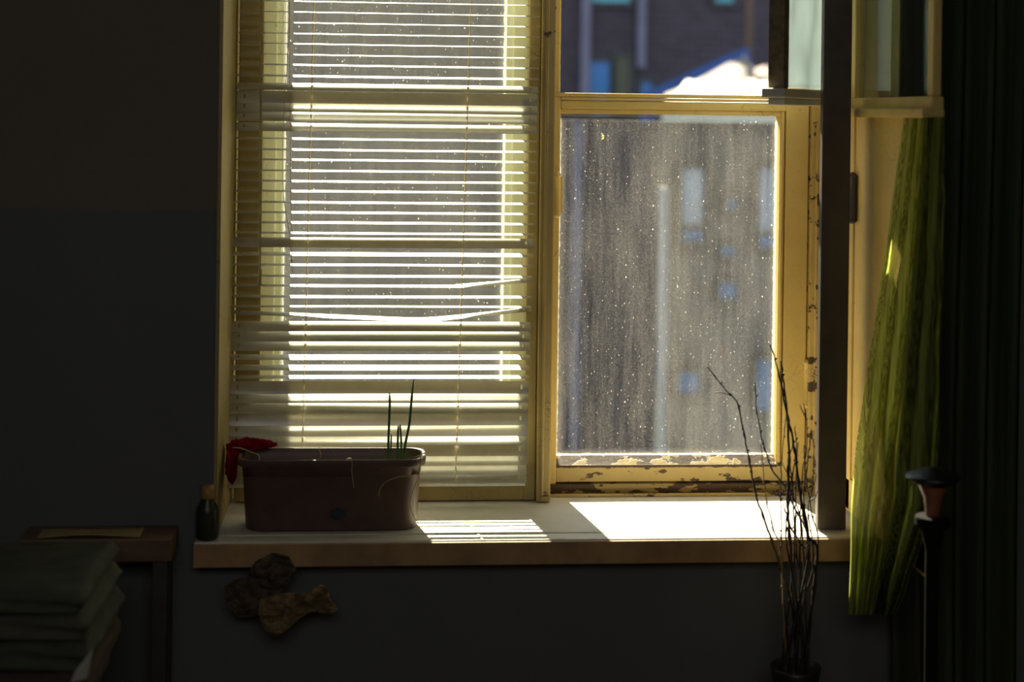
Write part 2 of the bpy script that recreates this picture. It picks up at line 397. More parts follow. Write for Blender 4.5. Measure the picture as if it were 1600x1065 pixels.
# a dried splash on the pane
bm = bmesh.new()
sp0 = P(942, 214, YS+.0275)
for dx, dz, r in ((0, .002, .0022), (.0006, -.001, .002), (-.0012, -.0035, .0013)):
    lathe(bm, [(r*.6, -.0003), (r, 0), (r*.6, .0003)], (0, 0, 0), 10)
    bm.verts.ensure_lookup_table()
    for v in bm.verts[-30:]: v.co = Vector((sp0.x+dx+v.co.x, sp0.y+v.co.z, sp0.z+dz+v.co.y*1.4))
M['splash'] = sheer('pale_dried_splash', (.8, .78, .5), (.9, .88, .6), .5)
link('paint_splash', bm, M['splash'], w2)
def hinge(name, x, y, z0, z1, r, parent, material, pins=None):
    bm = bmesh.new(); h = z1-z0
    lathe(bm, [(r*.35, -.005), (r*.8, -.003), (r*1.15, 0), (r*1.15, .002), (r, .003), (r, h-.003), (r*1.15, h-.002), (r*1.15, h), (r*.8, h+.004), (r*.3, h+.007)], (x, y, z0), 16)
    box(bm, x-.001, x+r+.004, y, y+r+.004, z0+.004, z1-.004, .001)
    if pins:
        for zz_ in (z0, z1): box(bm, x-pins, x+.008, y-.001, y+.001, zz_-.001, zz_+.001, .0005)
    return link(name, bm, material, parent, True)
hinge('hinge', PX(868, YS-.008), YS-.008, PZ(336, YS, 868), PZ(273, YS, 868), .0072, w2, M['paint'])
hinge('hinge', PX(1261, YS-.008, 620), YS-.004, PZ(633, YS, 1258), PZ(566, YS, 1258), .005, w2, M['paint'])

# opened vent sash
HV = Vector((.878, .035, 0)); FV = Vector((PX(1213, -.312, 70), -.312, 0))
dv = (FV-HV); LV = dv.length; angv = math.atan2(dv.y, dv.x)
RV = Matrix.Translation(HV) @ Matrix.Rotation(angv, 4, 'Z')
vb = PZ(138, -.30, 1215); vtop = ZT-.07
bm = bmesh.new()
box(bm, LV-.026, LV, -.014, .014, vb, vtop, .002, rot=RV)
box(bm, 0, .03, -.014, .014, vb, vtop, .002, rot=RV)
box(bm, .03, LV-.026, -.014, .014, vtop-.03, vtop, .002, rot=RV)
vs = link('vent_sash', bm, simple('weathered_dark_paint', (.20, .15, .08), .6, .5, 60), w2)
bm = bmesh.new()
box(bm, .0, LV+.016, -.020, .020, vb-.016, vb, .003, rot=RV)
box(bm, .0, LV-.004, -.015, .015, vb-.028, vb-.015, .003, rot=RV)
link('bottom_rail', bm, M['sill'], vs)  # white paint here stands in for sunlight on the rail
M['film'] = sheer('whitish_film', (.56, .64, .64), (.66, .74, .74), .42, scale=(6, 6, 3))
bm = bmesh.new()
def film(u, v):
    x = .028+(LV-.052)*u; z = vb+.002+(vtop-.03-vb)*v
    w = .0035*math.sin(x*50+v*9)+.003*mnoise.noise(Vector((x*14, v*9, 2)))
    return RV @ Vector((x, w, z))
sheet(bm, 40, 40, film); o = link('covered_pane', bm, M['film'], vs, True); thicken(o, .001)

# opened inner casement, seen from its outer side
XC = .842; yc0, yc1 = -.10, -.535
lz0, lz1 = PZ(180, -.4, 1400), PZ(151, -.4, 1400)
bm = bmesh.new()
T = .018
box(bm, XC, XC+.018, yc0-.035, yc0, SILL+.012, ZT-.02, .003)
box(bm, XC+.004, XC+.014, yc1+.03, yc0-.03, SILL+.012, lz0+.003, .001)
box(bm, XC, XC+.018, yc1, yc1+.045, SILL+.012, lz0+.004, .003)
box(bm, XC, XC+.018, yc1, yc0, SILL+.010, SILL+.07, .003)
box(bm, XC, XC+.018, yc1, yc0, ZT-.06, ZT-.02, .003)
box(bm, XC+.002, XC+.016, yc1, yc1+.026, lz1, ZT-.02, .003)
cas = link('open_casement', bm, M['casement'], w2)
bm = bmesh.new()
box(bm, XC-.001, XC+.019, yc1-.005, yc0, lz0+.004, lz1, .004)
box(bm, XC-.018, XC+.018, yc1-.012, yc0-.003, lz0-.004, lz0+.012, .005, 3)
link('ledge', bm, M['casement'], cas)
bm = bmesh.new(); box(bm, XC+.008, XC+.010, yc1+.02, yc0-.03, lz1-.003, ZT-.05, 0)
link('vent_pane', bm, M['glassI'], cas)
hinge('hinge', XC-.004, PX(0, 0)*0+yc0-.045, PZ(345, -.145, 1345), PZ(275, -.145, 1345), .0075, cas, M['black'], .02)

# dark post at the front of the recess
bm = bmesh.new()
q0, q1 = PX(1281, -.22), PX(1328, -.22)
box(bm, q0+.006, q1, -.2125, -.185, SILL+.0, ZT, .003); box(bm, q0+.002, q1-.001, -.218, -.212, SILL+.0005, ZT, .002)
tag(link('trim_4', bm, M['dkpost']), kind='structure', label='dark brown upright post at the right of the window')

# ------------------------------------------------------------ venetian blind
YB = -.034
bl = empty('venetian_blind', (PX(600, YB), YB, 1.77), 'cream slatted blind with some slats bent shut, hanging in the left bay', 'blind')
R = math.radians
# (pixel row at the left cord, tilt left, tilt right, drop left, drop right)
rows = []
O = 3
for y in (2, 19, 35.6, 52, 68, 85): rows.append((y, 3, 3))
rows += [(101, O+2, O+2), (118, O+5, O+5), (135, 31, 31), (151.5, 60, 60), (167, 47, 47), (182, 41, 41), (198, 37, 36)]
for y in (216, 233, 249, 266, 282, 298, 315, 331, 347): rows.append((y, O+1, O+1))
rows += [(363, O-1, O-1), (378, 40, 41), (396, 11, 11), (413, O, O), (430, O, O), (445, O, O+2), (462, O, O), (478, O-3, O-3)]
BENT = len(rows); rows.append((492, 9, 10))
rows += [(509, 37, 35), (525, 38, 39), (540, 34, 32), (557, 14, 12), (573, 14, 12), (588, 4, 3), (605, 56, 55), (621, 33, 34), (637, 42, 33),
         (654, 62, 62), (671, 50, 64), (687, 52, 28), (703, 50, 49), (718, 48, 48), (733, 50, 49), (747, 36, 36)]
NVIS = len(rows)
for k in range(1, 3): rows.append((2-16.6*k, O, O))
CL = lambda y: 491-.0265*y if y > 0 else 491
CRt = lambda y: 735.6-.032*y if y > 0 else 735.6
WS = .0255
def slat_mesh(y, tl, tr, bent=None):
    pl, pr = 374-.024*max(y, -20), 845-.031*max(y, -20)
    pc = P(480, y, YB)
    xl, xr = PX(pl, YB, y), PX(pr, YB, y)
    xcl, xcr = PX(CL(y), YB, y), PX(CRt(y), YB, y)
    holes = [xl+.0135, xcl, xcr, xr-.0135]; hw = [.0018, .0016, .0016, .0018]
    xs = set()
    for h, w in zip(holes, hw): xs.add(round(h-w, 6)); xs.add(round(h+w, 6))
    n = 26
    for i in range(n+1): xs.add(round(xl+(xr-xl)*i/n, 6))
    xs.add(round(xl+.003, 6)); xs.add(round(xr-.003, 6))
    xs = sorted(xs); cl = [xs[0]]
    keep = {round(h-w, 6) for h, w in zip(holes, hw)} | {round(h+w, 6) for h, w in zip(holes, hw)}
    for x in xs[1:]:
        if x-cl[-1] < .0012 and x not in keep: continue
        cl.append(x)
    xs = cl
    fr = [-.5, -.36, -.17, .17, .36, .5]
    bm = bmesh.new(); g = []
    sag = random.uniform(-.0006, .0006); jt = random.uniform(-.8, .8)
    for x in xs:
        u = (x-xl)/(xr-xl)
        t = R(tl+(tr-tl)*max(0, min(1, (u-.15)/.75)) + jt)
        dz = sag*math.sin(math.pi*u)
        if bent: b_ = bent(u); dz += b_[0]; t += R(b_[1])
        endk = 1.0
        if x in (xs[0], xs[-1]): endk = .84
        row = []
        for f_ in fr:
            w = f_*WS*endk; crown = .0018*(1-(2*f_)**2)-.0009
            # w>0 is the room side; tilt>0 sends the room side down
            row.append(bm.verts.new(Vector((x, YB-w*math.cos(t)+crown*math.sin(t)*-1, pc.z-w*math.sin(t)+crown*math.cos(t)+dz))))
        g.append(row)
    for i in range(len(xs)-1):
        mid = (xs[i]+xs[i+1])/2
        hole = any(abs(mid-h) < w for h, w in zip(holes, hw))
        for j in range(5):
            if hole and j == 2: continue
            bm.faces.new((g[i][j], g[i+1][j], g[i+1][j+1], g[i][j+1]))
    return bm
def kink(u):
    k = .64
    z0, zk, z1 = .006, -.0085, .0125
    z = z0+(zk-z0)*(u/k) if u < k else zk+(z1-zk)*((u-k)/(1-k))
    return (z, 6*math.exp(-((u-k)/.05)**2))
def kink2(u): return (0 if u < .74 else .011*((u-.74)/.26), 0 if u < .74 else 5)
def twist(u): return (0, 0)
for i, (y, a, b_) in enumerate(rows):
    bt = kink if i == BENT else (kink2 if y == 445 else None)
    o = link('slat', slat_mesh(y, a, b_, bt), M['slat'], bl, True)
    if i == BENT: o['label'] = 'slat kinked downward near its middle'
M['cord'] = simple('yellowed_cord', (.62, .47, .20), .8, .2, 200, 0)
for fn in (CL, CRt):
    bm = bmesh.new()
    for off in (-.0140, .0140):
        pts = []
        for k in range(0, 160):
            y = -28+k*(755+28)/159
            p = P(fn(y), y, YB); pts.append(Vector((p.x+.0006*math.sin(k*.9), YB+off*(.93+.07*math.sin(k*.7)), p.z)))
        tube(bm, pts, .00055, 5)
    link('ladder_cord', bm, M['cord'], bl)
bm = bmesh.new()
zbot = P(600, 756, YB).z
xl, xr = PX(374-.024*750, YB, 755), PX(845-.031*750, YB, 755)
box(bm, xl+.002, xr-.002, YB-.011, YB+.011, zbot-.003, zbot+.003, .0015)
link('bottom_rail', bm, M['slat'], bl)
bm = bmesh.new(); box(bm, XL+.012, XM0-.004, YB-.016, YB+.016, 1.765, 1.79, .002)
link('head_rail', bm, M['slat'], bl)
# lift cord with a knot and the tilt wand
bm = bmesh.new()
yw = YB-.022
pts = [Vector((PX(452, yw, 0), yw, 1.766))] + [P(a, b_, yw) for a, b_ in ((452, 0), (451, 60), (448, 110), (445, 150), (442, 215), (442, 290), (447, 335), (453, 370), (456, 405))]
tube(bm, smooth_path(pts), .0006, 5)
pts = [Vector((PX(453, yw, 0)+.001, yw-.001, 1.766))] + [P(a, b_, yw-.001) for a, b_ in ((453, 0), (453, 150), (454, 300), (457, 380), (456, 405), (457, 428))]
tube(bm, smooth_path(pts), .0005, 5)
kp = P(456, 407, yw); lathe(bm, [(.0006, -.003), (.0018, -.001), (.0018, .0015), (.0006, .003)], kp, 10)
link('lift_cord', bm, M['cord'], bl)
M['wand'] = glass('clear_plastic', .25, .3, specks=False, tint=(.9, .88, .7), dustcol=(.6, .5, .25))
bm = bmesh.new()
pw = P(406, 445, yw); pt = P(408, 0, yw)
tube(bm, [pw, pw+(pt-pw)*.5, pt, Vector((pt.x+.003, yw, 1.766))], .0021, 6)
tube(bm, [pw+Vector((0, 0, -.0005)), pw+Vector((0, 0, .028))], [.0042, .0036], 8)
link('tilt_wand', bm, M['wand'], bl)

# ------------------------------------------------------------ planter box
M['plastic'] = simple('dark_red_plastic', (.125, .072, .055), .45, .2, 30)
M['soil'] = simple('dry_soil', (.05, .035, .02), .9, .4, 120, .004)
px0, px1, py0, py1 = -.247, .076, -.2065, -.108
pl = empty('planter_box', ((px0+px1)/2, (py0+py1)/2, SILL), 'long dark red plastic planter standing on the windowsill', 'planter')
def rrect(x0, x1, y0, y1, r, n=6):
    out = []
    for cx, cy, a in ((x1-r, y1-r, 0), (x0+r, y1-r, 90), (x0+r, y0+r, 180), (x1-r, y0+r, 270)):
        for k in range(n+1):
            t = R(a+90*k/n); out.append((cx+r*math.cos(t), cy+r*math.sin(t)))
    return out
def loft(bm, rings, cap0=True, cap1=False):
    vs_ = [[bm.verts.new((x, y, z)) for x, y in pts] for pts, z in rings]
    n = len(vs_[0])
    for i in range(len(vs_)-1):
        for k in range(n): bm.faces.new((vs_[i][k], vs_[i][(k+1) % n], vs_[i+1][(k+1) % n], vs_[i+1][k]))
    if cap0: bm.faces.new(vs_[0][::-1])
    if cap1: bm.faces.new(vs_[-1])
ZR = SILL+.1245
def rr(ins, z): return (rrect(px0+ins, px1-ins, py0+ins*.55, py1-ins*.55, .028), z)
bm = bmesh.new()
loft(bm, [rr(.017, SILL+.0005), rr(.0145, SILL+.004), rr(.008, ZR-.018), rr(.007, ZR-.015), rr(.0015, ZR-.013), rr(.0, ZR-.011), rr(-.001, ZR-.002), rr(0, ZR), rr(.005, ZR), rr(.006, ZR-.003), rr(.0085, ZR-.03), rr(.010, ZR-.03)], True, False)
link('body', bm, M['plastic'], pl, True)
bm = bmesh.new()
def soil(u, v):
    x = px0+.011+(px1-px0-.022)*u; y = py0+.007+(py1-py0-.014)*v
    return Vector((x, y, ZR-.027+.004*mnoise.noise(Vector((x*60, y*60, 0)))))
sheet(bm, 70, 26, soil); link('soil', bm, M['soil'], pl)
bm = bmesh.new()
lp = P(528, 803, -.2); yl = py0+.0065
pts = [(lp.x+.0135*math.cos(t*math.pi/12), lp.z+.0085*math.sin(t*math.pi/12)) for t in range(24)]
va = [bm.verts.new((x, yl-.003, z)) for x, z in pts]; vb_ = [bm.verts.new((x, yl+.003, z)) for x, z in pts]
bm.faces.new(va)
for k in range(24): bm.faces.new((va[k], va[(k+1) % 24], vb_[(k+1) % 24], vb_[k]))
o = link('drain_plug', bm, simple('dark_blue_plastic', (.03, .045, .06), .5), pl); o['label'] = 'small dark oval plug on the front'
# onion shoots
M['shoot'] = simple('green_shoot', (.05, .13, .03), .5, .3, 90)
on = empty('onion_plant', P(622, 705, -.15), 'thin dark green onion shoots sprouting from the red planter', 'plant')
zb_ = ZR-.03
for pts, r in ((((607, 716), (607, 690), (608, 660), (609, 630), (608.5, 612)), .0022), (((611, 716), (611, 700), (611.5, 678)), .0014),
               (((621, 716), (621.5, 690), (622.5, 664)), .002), (((626, 716), (627, 695), (626, 675), (625, 662)), .0018),
               (((627, 717), (634, 690), (640, 660), (643, 625), (646.5, 592)), .0023)):
    w = [P(a, b_, -.15) for a, b_ in pts]; w[0].z = zb_
    w = smooth_path(w, 6); n = len(w)
    bm = bmesh.new(); tube(bm, w, [r*(1.0 if i < n*.75 else max(.25, 1-(i/n-.75)*3)) for i in range(n)], 8)
    link('leaf', bm, M['shoot'], on, True)
# twine / pale roots over the rim
M['root'] = simple('pale_root', (.50, .42, .17), .8, .2, 200, 0)
def string(name, pts, lab, r=.0007):
    bm = bmesh.new(); tube(bm, smooth_path(pts, 8), r, 6)
    return tag(link(name, bm, M['root'], None, True), lab, 'string', 'pale strings over the planter rim')
yf = py0-.0035
string('string', [Vector((P(646, 0, -.19).x, py0+.03, ZR-.024)), Vector((P(649, 0, -.19).x, py0+.012, ZR+.000))]+[P(a, b_, yf) for a, b_ in ((651, 713), (655, 711), (658, 720), (655, 735), (644, 742), (622, 745), (604, 752), (594, 763), (592, 775))],
       'pale string looping over the planter rim near its right end')
string('string', [P(656, 714, yf-.001)]+[P(a, b_, yf) for a, b_ in ((657, 724), (654, 745), (646, 765), (641, 785), (645, 803), (654, 818))], 'pale string trailing down the planter front at its right corner')
string('string', [P(a, b_, -.15+k*-.012) for k, (a, b_) in enumerate(((364, 699), (376, 700), (392, 706), (405, 713)))]+[Vector((P(412, 0, -.19).x, py0+.008, ZR-.02))], 'pale string arching over the left end of the planter', .0009)
string('string', [P(498, 699, py0+.03), P(500, 705, py0+.02), P(501, 712, py0+.008), Vector((P(502, 0, -.2).x, py0+.009, ZR-.014))], 'short pale string standing inside the planter', .0007)
string('string', [P(541, 719, yf), P(545, 715.5, yf), P(550, 719, yf), P(550, 740, yf), P(553, 762, yf)], 'thin string knotted over the middle of the planter rim', .0006)
# red plastic bag
M['red'] = sheer('red_plastic_film', (.26, .008, .02), (.50, .02, .045), .45, scale=(30, 30, 30))
bm = bmesh.new()
for c_, rad, sd_ in ((P(393, 694, -.125), (.042, .018, .011), 1), (P(362, 724, -.13), (.0105, .03, .036), 2), (P(368, 702, -.125), (.016, .024, .016), 3)):
    t = bmesh.new(); bmesh.ops.create_icosphere(t, subdivisions=5, radius=1)
    for v in t.verts:
        p = v.co.copy()
        k = 1+.28*mnoise.noise(p*2.2+Vector((sd_*9, 0, 0)))-.30*abs(mnoise.noise(p*4.5+Vector((0, sd_*7, 0))))+.10*mnoise.noise(p*13)
        q = Vector((p.x*rad[0], p.y*rad[1], p.z*rad[2]))*k + c_
        q.x = max(q.x, XL+.009); v.co = q
    merge(bm, t)
o = link('plastic_bag', bm, M['red'], None)
tag(o, 'crumpled red plastic bag tucked over the left end of the planter', 'bag')
# dark jar at the left end of the sill
M['jar'] = simple('dark_olive_glaze', (.035, .04, .022), .35, .3, 20)
jc = Vector((PX(318, -.19, 800), -.262, SILL))
jc = Vector((P(322, 830, -.25).x, -.262, SILL))

# ------------------------------------------------------------ twigs in a dark vase
M['bark'] = simple('dark_twig_bark', (.035, .022, .014), .6, .4, 200, .0004)
M['bark2'] = simple('pale_twig_bark', (.42, .28, .12), .6, .3, 200, .0004)
YT = -.365
vz = PZ(1040, YT, 1245); vx = PX(1243, YT, 1040)
bm = bmesh.new()
lathe(bm, [(.03, .0), (.055, .004), (.075, .10), (.078, .20), (.062, .38), (.040, .50), (.034, vz-.05), (.040, vz-.01), (.042, vz), (.038, vz), (.032, vz-.04), (.030, vz-.12)], (vx, YT, 0), 32)
tag(link('floor_vase', bm, simple('black_glaze', (.02, .022, .02), .4), None, True), 'tall black vase holding bare twigs below the windowsill', 'vase')
tw = [
 ([(1105,572),(1135,610),(1152,630),(1163,680),(1172,725),(1182,775),(1200,828),(1217,878)], .0017, 'long bare twig leaning left with a pale side shoot, leftmost in the bunch', [((1143,620),(1128,613),(1114,613.5))]),
 ([(1180,597),(1181,630),(1188,670),(1195,700),(1207,735),(1225,758),(1240,790),(1254,840)], .0014, 'bare twig crossing the right edge of the dirty pane', []),
 ([(1203,537),(1215,575),(1225,625),(1235,670),(1243,710),(1250,770),(1262,835),(1277,872)], .0021, 'tallest bare twig, reaching up beside the pane edge', []),
 ([(1220,563),(1224,600),(1230,650),(1233,720),(1231,790),(1236,870)], .0023, 'thick knobbly twig just right of the tallest twig', [((1224,600),(1220,585),(1219,575))]),
 ([(1228,652),(1223,700),(1220,760),(1221,840),(1219,880)], .0012, 'thin straight twig standing just left of the densest cluster', []),
 ([(1189,692),(1193,740),(1197,780),(1208,825),(1221,875)], .0013, 'short pale twig standing left of the others', []),
 ([(1242,665),(1244,700),(1238,760),(1241,870)], .0014, 'dark twig with a short shoot reaching left over the sash corner', [((1239,745),(1228,735),(1222,722))]),
 ([(1256,695),(1259,740),(1268,800),(1276,868)], .0013, 'thin twig with a hooked side shoot low beside the dark post', [((1262,770),(1272,755),(1276,740))]),
 ([(1268,672),(1262,720),(1256,780),(1263,872)], .0014, 'thin twig whose tip stands nearest the dark post', []),
 ([(1240,690),(1230,740),(1248,800),(1262,866)], .0014, 'dark twig bowing left in its middle with a shoot over the lower frame bar', [((1236,772),(1222,770),(1212,764))]),
 ([(1212,765),(1224,788),(1235,822),(1252,850),(1264,880)], .0015, 'shortest dark twig, its tip just above the sunlit sill', []),
 ([(1256,630),(1261,690),(1252,760),(1250,870)], .0012, 'tall thin twig with a small fork beside the lower sash hinge', [((1258,650),(1252,638),(1250,632))]),
 ([(1247,690),(1244,740),(1243,800),(1245,870)], .0013, 'nearly vertical thin twig in the middle of the cluster', []),
 ([(1272,690),(1270,760),(1262,800),(1270,868)], .0012, 'thin twig curving left over the sunlit sill corner near the dark post', [((1266,785),(1274,776),(1277,766))]),
 ([(1232,700),(1236,760),(1228,820),(1233,876)], .0015, 'thick straight twig without shoots in the middle of the cluster', []),
]
for i, (pts, r, lab, side) in enumerate(tw):
    yy = YT+.012*math.sin(i*2.1); gl = 1
    w = [P(a, b_, yy) for a, b_ in pts]
    ang = i*2*math.pi/len(tw)
    w.append(Vector((vx+.022*math.cos(ang), YT+.02*math.sin(ang), vz-.015)))
    w.append(Vector((vx-.012*math.cos(ang), YT-.012*math.sin(ang), vz-.11)))
    w = smooth_path(w, 7); n = len(w)
    w = [p+Vector((mnoise.noise(p*90+Vector((i, 0, 0))), mnoise.noise(p*80+Vector((0, i, 0))), 0))*.0016 for p in w]
    rs = [r*(.45+.55*min(1, k/n*1.6))*(1.5 if k % 6 == 3 else 1.0) for k in range(n)]
    rs = [q*1.1 for q in rs]; bm = bmesh.new(); tube(bm, w, rs, 7)
    for k in range(5, int(n*.75), 5):       # buds
        s_ = 1 if (k//5) % 2 else -1
        tube(bm, [w[k], w[k]+Vector((s_*.0022, 0, .0028)), w[k]+Vector((s_*.0024, 0, .005))], [r*.8, r*.75, r*.2], 6)
    mt = M['bark2'] if lab and 'pale twig' in lab else M['bark']
    o = link('twig', bm, mt, None, True)
    tag(o, lab or 'thin dark budded twig in the dense right side of the bunch', 'twig', 'bare twigs in the vase')
    for s_ in side:
        bm = bmesh.new(); q = [P(a, b_, yy) for a, b_ in s_]
        j = min(range(n), key=lambda k: (w[k]-q[0]).length); q[0] = w[j]
        tube(bm, smooth_path(q, 5), [.0012*(1-.05*k) for k in range(len(smooth_path(q, 5)))], 6)
        sh = link('side_shoot', bm, M['bark2'] if i == 0 else M['bark'], o, True)
        if i == 0: sh['label'] = 'pale side shoot'

# ------------------------------------------------------------ curtain at the right
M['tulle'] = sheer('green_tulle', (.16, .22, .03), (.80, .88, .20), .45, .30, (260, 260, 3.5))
M['tulle2'] = sheer('shaded_green_tulle', (.04, .055, .015), (.20, .23, .06), .3, .12, (240, 240, 3.5))  # darker copy of the curtain cloth, with shade put into its colour
M['drape'] = sheer('dark_green_drape', (.06, .075, .045), (.11, .13, .075), .25, 0, (60, 60, 2))
le = [(1412, 183), (1396, 300), (1379, 420), (1358, 560), (1337, 700), (1329, 800), (1329, 850), (1326, 960)]
re = [(1476, 183), (1476, 300), (1474, 450), (1468, 560), (1468, 660), (1464, 780), (1440, 850), (1400, 960)]
def interp(tab, y):
    if y <= tab[0][1]: return tab[0][0]
    for (x0, y0), (x1, y1) in zip(tab, tab[1:]):
        if y <= y1: return x0+(x1-x0)*(y-y0)/(y1-y0)
    return tab[-1][0]
cu_ = empty('curtain', P(1370, 900, -.5), 'sheer green curtain bunched against the right side of the window', 'curtain')
def cfun(off, amp, freq, ph, u0=0, u1=1, ymax=960):
    def fn(u, v):
        y = 183+(ymax-183)*v; uu = u0+(u1-u0)*u
        a, b_ = interp(le, y), interp(re, y)
        px = a+(b_-a)*uu
        Dm = .826*F/(px-603)
        k = max(0, min(1, (y-560)/200)); k = k*k*(3-2*k)
        D = Dm*(1-k)+min(Dm, 2.60)*k - off
        D -= amp*(.5+.5*math.sin(uu*freq+ph+v*2.2+1.2*mnoise.noise(Vector((uu*3, v*3, ph)))))*(.4+.6*v)
        D += .006*mnoise.noise(Vector((uu*18, v*9, ph)))
        D = min(D, Dm-.003)
        return P(px+2.5*mnoise.noise(Vector((uu*9, v*14, 7)))*(.3+uu), y, CAMP.y+D)
    return fn
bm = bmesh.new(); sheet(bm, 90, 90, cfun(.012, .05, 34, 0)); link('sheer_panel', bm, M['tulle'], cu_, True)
bm = bmesh.new(); sheet(bm, 80, 60, cfun(.035, .05, 21, 2, .50, 1.0, 960)); o = link('sheer_panel', bm, M['tulle2'], cu_, True); o['label'] = 'curtain fold coloured darker as if in shade'
bm = bmesh.new()
def drp(u, v):
    return Vector((.884+.23*u+.0, YW-.035+.022*math.sin(u*26+.5*math.sin(v*5)), .5+1.3*v))
sheet(bm, 70, 20, drp); link('dark_panel', bm, M['drape'], cu_, True)

# ------------------------------------------------------------ narrow plant stand with cup at the right
ccx, ccy = PX(1458, -.63, 760), -.63
ctop = PZ(806, ccy, 1460)
M['vblack'] = simple('black_stained_wood', (.012, .011, .010), .95, .2, 20); M['vblack'].node_tree.nodes['Principled BSDF'].inputs['Specular IOR Level'].default_value = .05
cab = empty('plant_stand', (ccx, ccy, 0), 'narrow black wooden stand in the dark right of the green curtain', 'stand')
bm = bmesh.new(); lathe(bm, [(.022, ctop-.016), (.026, ctop-.012), (.026, ctop-.002), (.025, ctop)], (ccx, ccy, 0), 32); link('stand_top', bm, M['vblack'], cab)
bm = bmesh.new(); lathe(bm, [(.016, .03), (.011, .12), (.015, .35), (.009, .6), (.010, ctop-.05), (.018, ctop-.0155)], (ccx, ccy, 0), 20); link('column', bm, M['vblack'], cab)
bm = bmesh.new(); lathe(bm, [(.11, 0), (.115, .006), (.10, .02), (.03, .031)], (ccx, ccy, 0), 32); link('foot', bm, M['vblack'], cab)
cz = ctop
h = PZ(745, ccy, 1455)-cz
M['clay'] = simple('reddish_clay', (.28, .10, .05), .45, .2, 40)
M['enamel'] = simple('dull_metal_lid', (.09, .10, .10), .4, .1, 60, 0, metal=1)
bm = bmesh.new()
lathe(bm, [(.009, 0), (.010, .002), (.0135, h*.5), (.022, h*.80), (.022, h*.82), (.009, h*.80)], (ccx, ccy, cz), 30)
cup = link('cup', bm, M['clay'], None, True); tag(cup, 'small reddish clay cup under a dull metal lid beside the curtain', 'cup')
bm = bmesh.new()
lathe(bm, [(.020, h*.83), (.030, h*.86), (.031, h*.875), (.037, h*.96), (.040, h), (.0405, h+.0015), (.036, h+.004), (.02, h+.011), (.006, h+.014), (.004, h+.015)], (ccx, ccy, cz), 40)
o = link('lid', bm, M['enamel'], cup, True); o['label'] = 'dull metal lid'

# ------------------------------------------------------------ side table at the left
ty = -.31; tx0, tx1 = PX(28, ty, 860), PX(268, ty, 860)
tz1, tz0 = PZ(842, ty, 150), PZ(879, ty, 150)
tb = empty('side_table', ((tx0+tx1)/2, -.27, 0), 'reddish wooden side table standing left of the windowsill', 'table')
bm = bmesh.new(); box(bm, tx0, tx1, ty, YW-.004, tz0, tz1, .003); link('table_top', bm, M['tablewood'], tb)
for x in (tx0+.02, tx1-.02):
    for y in (ty+.018, YW-.022):
        bm = bmesh.new(); box(bm, x-.012, x+.012, y-.012, y+.012, 0, tz0+.001, .002); link('leg', bm, M['black'], tb)
bm = bmesh.new()
def paper(u, v):
    x = PX(60, ty)+.165*u; y = ty+.005+.055*v
    return Vector((x, y, tz1+.0012+.006*math.sin(math.pi*u)**2*(1-v)*.8+.0006*math.sin(u*9)))
sheet(bm, 30, 10, paper); o = link('paper_sheet', bm, simple('yellowed_paper', (.42, .33, .14), .8, .2, 30), None, True); thicken(o, .0006)
tag(o, 'yellowed sheet of paper lying on the side table', 'paper')
# jar in the gap between table and sill
jx = PX(312, -.24, 800)
jz = SILL
bm = bmesh.new()
jy = -.237; rj = .019
lathe(bm, [(rj*.8, 0.0005), (rj, .004), (rj, .045), (rj*.9, .055), (rj*.5, .066), (rj*.45, .082), (rj*.52, .083), (rj*.52, .088), (rj*.3, .088)], (sxl+rj+.001, jy, jz), 28)
jar = tag(link('bottle', bm, M['jar'], None, True), 'small dark olive bottle at the left end of the windowsill', 'bottle')
bm = bmesh.new()
lathe(bm, [(rj*.56, .068), (rj*.60, .070), (rj*.60, .0895), (rj*.4, .0905)], (sxl+rj+.001, jy, jz), 24)
link('cap', bm, simple('amber_cap', (.40, .22, .06), .4), jar, True)

# ------------------------------------------------------------ pile of cloth on a stool, low left
sx0, sx1 = PX(-60, -.6, 1000), PX(150, -.6, 1000)
stz = PZ(1058, -.62, 60)
st = empty('stool', ((sx0+sx1)/2, -.62, 0), 'dark stool under the pile of folded cloth', 'stool')
bm = bmesh.new(); box(bm, sx0, sx1, -.76, -.48, stz-.03, stz, .004); link('seat', bm, M['black'], st)
for x in (sx0+.03, sx1-.03):
    for y in (-.73, -.51):
        bm = bmesh.new(); box(bm, x-.014, x+.014, y-.014, y+.014, 0, stz-.029, .003); link('leg', bm, M['black'], st)
cols = [((.07, .045, .035), 'dark brown folded cloth at the bottom of the pile'), ((.065, .07, .045), 'olive folded cloth second from the bottom of the pile'),
        ((.085, .085, .055), 'grey green folded cloth third from the bottom of the pile'), ((.065, .07, .05), 'dull green crumpled cloth on top of the pile')]
edges = [1060, 1000, 955, 915, 882]
zz0 = stz+.001
